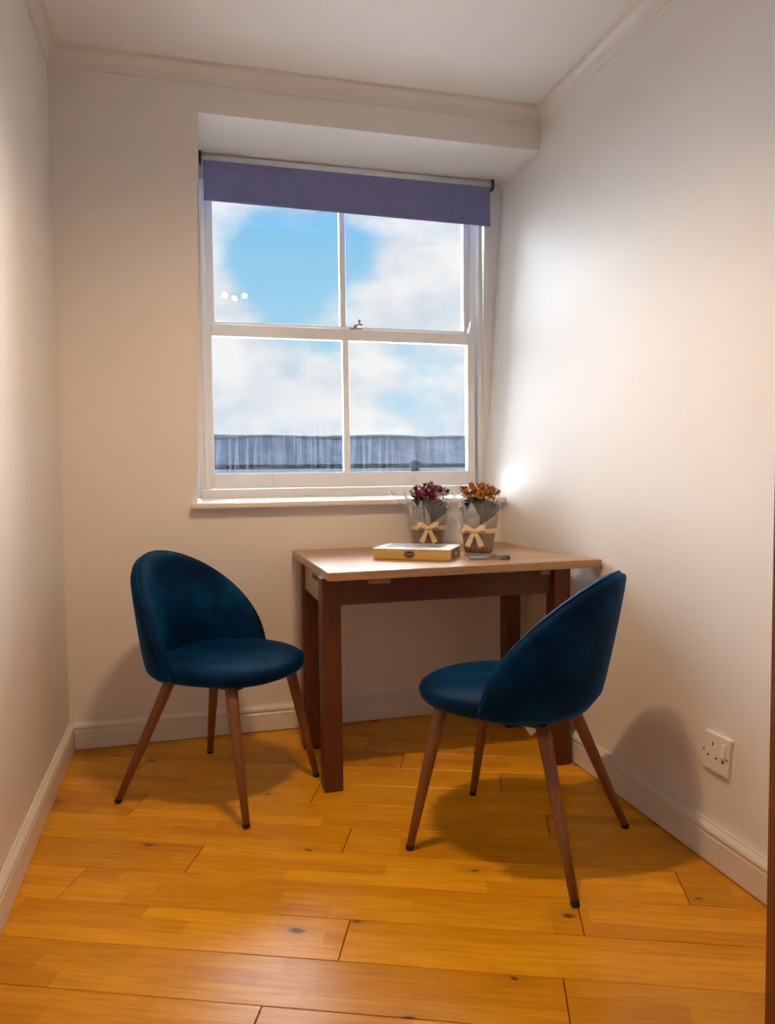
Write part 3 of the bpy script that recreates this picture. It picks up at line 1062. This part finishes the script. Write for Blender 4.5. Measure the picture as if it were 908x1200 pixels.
def make_plant(label, loc, rz, petal, centre, seed, dome, nfl, spread, open_dir, fr):
    rnd = random.Random(seed)
    t = tag(empty('potted_flowers', loc, rz), label, 'flowers', 'wrapped flower pots on the table')
    # inner pot and soil
    MB().lathe([(0.040, 0.001), (0.046, 0.06), (0.050, 0.095), (0.046, 0.095), (0.044, 0.088)], 28).build('pot', M['tissue'], t, smooth=True)
    MB().lathe([(0.0, 0.088), (0.0455, 0.086)], 20).build('soil', M['soil'], t)
    # taupe paper sleeve wrapped round, its upper edge runs down to a V at the front (-y)
    n = 48
    vs = []
    for j in range(n + 1):
        a = -math.pi / 2 + 2 * math.pi * j / n
        fr_ = abs(j / n - 0.5) * 2                # 1 at the front, 0 at the back
        top = 0.185 - 0.098 * fr_ ** 1.3
        lay = 0.003 * (1 - j / n)                 # overlap spirals out a little
        for k in range(5):
            f = k / 4
            z = 0.001 + f * top
            r = 0.0445 + 0.155 * z + lay + 0.0012 * math.sin(9 * a) * f
            vs.append((r * math.cos(a), r * math.sin(a), z))
    fs = []
    for j in range(n):
        for k in range(4):
            a = j * 5 + k
            fs.append((a, a + 5, a + 6, a + 1))
    o = MB().add(vs, fs).build('paper_sleeve', M['paper'], t, smooth=True)
    md = o.modifiers.new('thick', 'SOLIDIFY'); md.thickness = 0.0008
    # slate tissue folded inside, with sharp creases and open sheets
    for q, (a0, a1, h0, h1, fl) in enumerate(((-2.5, -1.75, 0.150, 0.178, 0.24), (-1.85, -1.15, 0.192, 0.186, 0.14), (-1.3, -0.55, 0.17, 0.150, 0.24), (-0.7, 0.9, 0.16, 0.165, 0.22), (0.7, 3.6, 0.17, 0.16, 0.22))):
        m = 10
        vs = []
        for j in range(m + 1):
            f = j / m
            a = a0 + (a1 - a0) * f
            top = h0 + (h1 - h0) * f + 0.006 * math.sin(7 * f + q)
            for k in range(4):
                z = 0.05 + (top - 0.05) * k / 3
                r = 0.0425 + fl * 0.75 * z + 0.0025 * math.sin(j * 2.1 + q) * k / 3
                vs.append((r * math.cos(a), r * math.sin(a), z))
        fs = [(j * 4 + k, j * 4 + 4 + k, j * 4 + 5 + k, j * 4 + k + 1) for j in range(m) for k in range(3)]
        o = MB().add(vs, fs).build('tissue_sheet', M['tissue'], t, smooth=False)
        md = o.modifiers.new('thick', 'SOLIDIFY'); md.thickness = 0.0006
    # clear film, flaring and pointed on one side
    vs = []
    n = 60
    for j in range(n + 1):
        a = 2 * math.pi * j / n
        pt = max(0, math.cos(a - open_dir)) ** 5
        top = 0.178 + 0.030 * pt + 0.012 * math.sin(3 * a + seed) + 0.006 * math.sin(11 * a)
        for k in range(7):
            f = k / 6
            z = 0.062 + (top - 0.062) * f
            r = 0.0545 + 0.19 * (z - 0.05) + 0.058 * f ** 1.5 * pt + 0.0035 * f * math.sin(9 * a + 2 * f) + 0.002
            vs.append((r * math.cos(a), r * math.sin(a), z))
    fs = [(j * 7 + k, j * 7 + 7 + k, j * 7 + 8 + k, j * 7 + k + 1) for j in range(n) for k in range(6)]
    MB().add(vs, fs).build('clear_wrap', M['film'], t, smooth=True)
    # crumpled ends of the wrap that stand out to the sides
    for q, (ad, wid, hh, fl) in enumerate(((open_dir + 0.25, 0.75, 0.215, 0.42), (open_dir - 2.75, 0.6, 0.185, 0.28), (open_dir + 1.15, 0.5, 0.178, 0.30))):
        m = 8
        vs = []
        for j in range(m + 1):
            f = j / m - 0.5
            a = ad + 2 * f * wid
            top = hh - 0.16 * abs(f) ** 1.2 + 0.004 * math.sin(j * 2.3 + seed)
            for k in range(5):
                z = 0.085 + (top - 0.085) * k / 4
                r = 0.0575 + fl * 0.62 * (z - 0.085) * (1 - abs(f)) + 0.0035 * math.sin(j * 1.9 + q) * k / 4 + 0.0015
                vs.append((r * math.cos(a), r * math.sin(a), z))
        fs = [(j * 5 + k, j * 5 + 5 + k, j * 5 + 6 + k, j * 5 + k + 1) for j in range(m) for k in range(4)]
        MB().add(vs, fs).build('film_end', M['film_end'], t, smooth=False)
    # ribbon round the pot with a bow
    zr = 0.078
    rr = 0.0445 + 0.155 * zr + 0.0075
    vs = []
    for j in range(40):
        a = 2 * math.pi * j / 40
        for z, r in ((zr - 0.008, rr - 0.0012), (zr + 0.008, rr + 0.0012), (zr + 0.008, rr - 0.0015), (zr - 0.008, rr - 0.0035)):
            vs.append((r * math.cos(a), r * math.sin(a), z))
    fs = [(j * 4 + k, ((j + 1) % 40) * 4 + k, ((j + 1) % 40) * 4 + (k + 1) % 4, j * 4 + (k + 1) % 4) for j in range(40) for k in range(4)]
    rb = MB().add(vs, fs).build('ribbon', M['ribbon'], t, smooth=False)
    kx, ky = 0.0, -rr - 0.003
    for s in (-1, 1):
        loop = [(0, ky, zr), (s * 0.012, ky - 0.004, zr + 0.007), (s * 0.026, ky - 0.007, zr + 0.014), (s * 0.034, ky - 0.004, zr + 0.013), (s * 0.036, ky + 0.001, zr + 0.006), (s * 0.025, ky + 0.003, zr + 0.001), (0, ky, zr - 0.001)]
        ribbon_strip(loop, (0, 0.15, 1), [0.009, 0.014, 0.020, 0.021, 0.019, 0.014, 0.009]).build('bow_loop', M['ribbon'], rb)
        tail = [(0, ky, zr), (s * 0.008, ky - 0.004, zr - 0.015), (s * 0.016, ky - 0.003, zr - 0.034), (s * 0.024, ky - 0.004, zr - 0.052)]
        ribbon_strip(tail, (1, 0, 0), [0.009, 0.014, 0.016, 0.018]).build('bow_tail', M['ribbon'], rb)
    MB().lathe([(0.0, -0.008), (0.006, -0.006), (0.008, 0.0), (0.006, 0.006), (0.0, 0.008)], 12, (0, ky - 0.002, zr)).build('bow_knot', M['ribbon'], rb, smooth=True)
    # leaves
    lm = leaf_mesh()
    base = lm.build('leaf', M['leaf'], t, smooth=False)
    first = True
    for i in range(70):
        o = base if first else base.copy()
        if not first:
            COL.objects.link(o)
        first = False
        o.parent = t
        a = rnd.uniform(0, 2 * math.pi)
        hgt = rnd.uniform(0.15, dome - 0.012)
        r = rnd.uniform(0.008, 0.048)
        o.location = (r * math.cos(a), r * math.sin(a), hgt)
        o.rotation_euler = (rnd.uniform(-0.4, 0.4), rnd.uniform(-0.7, 0.5), a + rnd.uniform(-0.5, 0.5))
        sc = rnd.uniform(0.7, 1.0)
        o.scale = (sc, sc, sc)
    # stems
    stm = MB()
    heads = []
    for i in range(nfl):
        g = i * 2.39996
        q = math.sqrt((i + 0.5) / nfl)
        x, y = spread * q * math.cos(g) + fr[0], spread * q * math.sin(g) + fr[1]
        z = dome - 0.030 * q * q + rnd.uniform(-0.006, 0.006)
        heads.append((x, y, z, q, g))
        stm.tube([(x * 0.3, y * 0.3, 0.09), (x * 0.7, y * 0.7, 0.16), (x, y, z)], 0.0014, 5)
    stm.build('stems', M['stem'], t)
    fm = [flower_mesh('f', petal, seed + s) for s in range(3)]
    protos = []
    for i, (x, y, z, q, g) in enumerate(heads):
        kind = i % 3
        if len(protos) <= kind:
            o = fm[kind].build('flower_head', petal, t)
            c = MB().lathe([(0.0, 0.004), (0.004, 0.006), (0.0045, 0.010), (0.0, 0.012)], 10).build('flower_centre', centre, o, smooth=True)
            protos.append((o, c))
        else:
            po, pc = protos[kind]
            o = po.copy(); COL.objects.link(o); o.parent = t
            c = pc.copy(); COL.objects.link(c); c.parent = o
        o.location = (x, y, z)
        tilt = 0.75 * q
        ax = Vector((-math.sin(g), math.cos(g), 0))
        o.rotation_euler = Matrix.Rotation(tilt, 3, ax).to_euler()
        sc = rnd.uniform(0.85, 1.1)
        o.scale = (sc, sc, sc)
    t.scale = (1.08, 1.08, 1.03)
    return t


make_plant('wrapped pot of burgundy chrysanthemums with cream bow, behind the flat box', (1.335, -0.115, ZT), R(-20), M['petal_red'], M['centre_red'], 11, 0.222, 24, 0.060, R(185), (0.0, 0.0))
make_plant('wrapped pot of orange chrysanthemums with cream bow, next to the right wall', (1.455, -0.325, ZT), R(-32), M['petal_orange'], M['centre_orange'], 23, 0.226, 24, 0.056, R(197), (0.006, 0.0))

# ================================================================== flat box of biscuits
bx = tag(empty('biscuit_box', (1.036, -0.412, ZT), math.atan2(-0.142, 0.225)), 'flat cream and buff cardboard box with black oval badge', 'box')
BL, BD, BH = 0.268, 0.175, 0.038
MB().box(0, BL, 0, BD, 0.0004, BH - 0.006).build('box_base', M['box_side'], bx, bevel=0.003)
lid = MB().box(-0.001, BL + 0.001, -0.001, BD + 0.001, BH - 0.006, BH).build('lid', M['box_lid'], bx, bevel=0.002)
MB().box(0.03, BL - 0.045, 0.045, BD - 0.02, BH, BH + 0.0006).build('lid_print', M['box_grey'], lid)
MB().box(0.10, BL - 0.10, 0.018, 0.032, BH, BH + 0.0006).build('lid_print', M['box_grey'], lid)
MB().box(BL, BL + 0.0012, 0.03, BD - 0.035, 0.003, BH - 0.004).build('end_label', M['box_grey'], bx)
MB().box(BL + 0.0012, BL + 0.0018, 0.075, 0.098, 0.012, 0.022).build('end_mark', M['box_lid'], bx)


def oval(cx, cz, a, b, y0, y1, n=28, hole=None):
    mb = MB()
    out = [(cx + a * math.cos(2 * math.pi * i / n), cz + b * math.sin(2 * math.pi * i / n)) for i in range(n)]
    if hole is None:
        return mb.prism(out, 'y', y0, y1)
    inn = [(cx + (a - hole) * math.cos(2 * math.pi * i / n), cz + (b - hole) * math.sin(2 * math.pi * i / n)) for i in range(n)]
    vs = [(p[0], y0, p[1]) for p in out] + [(p[0], y0, p[1]) for p in inn] + [(p[0], y1, p[1]) for p in out] + [(p[0], y1, p[1]) for p in inn]
    fs = []
    for i in range(n):
        q = (i + 1) % n
        fs += [(i, q, n + q, n + i), (2 * n + i, 3 * n + i, 3 * n + q, 2 * n + q), (i, 2 * n + i, 2 * n + q, q), (n + i, n + q, 3 * n + q, 3 * n + i)]
    return mb.add(vs, fs)


bd = oval(0.128, 0.019, 0.019, 0.0125, -0.0012, 0.0).build('badge', M['box_badge'], bx)
oval(0.128, 0.019, 0.0165, 0.0103, -0.0018, -0.0011, hole=0.0014).build('badge_ring', M['badge_line'], bd)
for i in range(5):
    x = 0.118 + i * 0.0045
    MB().box(x, x + 0.0026, -0.0018, -0.0011, 0.0165, 0.0215).build('badge_lettering', M['badge_line'], bd)

# ================================================================== key bunch
kb = tag(empty('key_bunch', (1.40, -0.552, ZT), R(-12)), 'small bunch of keys with pale blue tag on the table', 'keys')
kb.scale = (1.2, 1.2, 1.5)
MB().box(-0.055, -0.006, -0.011, 0.011, 0.0005, 0.006).build('key_tag', M['teal_tag'], kb, bevel=0.002)
ring = [(0.006 + 0.012 * math.cos(a), 0.012 * math.sin(a), 0.0035) for a in [2 * math.pi * i / 24 for i in range(25)]]
MB().tube(ring, 0.0012, 6, cap=False).build('key_ring', M['metal'], kb, smooth=True)
for kx, ky, ka, mt in ((0.020, 0.004, 0.25, 'metal'), (0.018, -0.006, -0.35, 'brass')):
    k = MB()
    k.prism([(0.009 * math.cos(2 * math.pi * i / 16) + 0.008, 0.008 * math.sin(2 * math.pi * i / 16)) for i in range(16)], 'z', 0.0005, 0.0027)
    k.prism([(0.015, -0.003), (0.044, -0.003), (0.047, 0.0), (0.044, 0.003), (0.036, 0.002), (0.034, 0.0035), (0.030, 0.002), (0.027, 0.0035), (0.015, 0.003)], 'z', 0.0005, 0.0025)
    k.build('key', M[mt], kb, loc=(kx - 0.012, ky + 0.004, 0.0085), rot=(0.35, 0.16, ka))
MB().prism([(0.036, -0.010), (0.056, -0.012), (0.062, -0.003), (0.056, 0.007), (0.039, 0.008), (0.031, 0.0)], 'z', 0.0005, 0.008).build('key_fob', M['fob'], kb, bevel=0.003)

# ================================================================== socket on the right wall
sy, sz = -1.288, 0.275
sx = right_x(sy, sz)
tilt = math.atan2(right_x(sy, sz + 0.05) - right_x(sy, sz - 0.05), 0.1)
sk = tag(empty('wall_socket', (sx, sy, sz)), 'white square switched wall socket above the skirting board', 'socket')
sk.rotation_euler = (0, tilt, 0)
T0 = -0.012
plate = MB().box(T0, 0.004, -0.048, 0.048, -0.048, 0.048).build('face_plate', M['socket'], sk, bevel=0.004)
# seen from the room: +y is to the left
for y, z, a, b in ((0.012, 0.020, 0.004, 0.009), (0.026, -0.012, 0.008, 0.004), (-0.004, -0.012, 0.008, 0.004)):
    MB().box(T0 - 0.0006, T0 + 0.001, y - a / 2, y + a / 2, z - b / 2, z + b / 2).build('pin_slot', M['hole'], plate)
sw = MB().prism([(T0 - 0.0035, 0.030), (T0 - 0.0075, -0.002), (T0 + 0.001, -0.002), (T0 + 0.001, 0.030)], 'y', -0.038, -0.020)
rk = sw.build('rocker_switch', M['socket'], plate, bevel=0.001)
MB().tube([(T0 - 0.001, -0.029, -0.013), (T0 + 0.001, -0.029, -0.013)], 0.0035, 10).build('neon', M['hole'], plate)
for y in (0.042, -0.042):
    MB().tube([(T0 - 0.0006, y, -0.003), (T0 + 0.001, y, -0.003)], 0.003, 10).build('screw', M['metal'], plate)
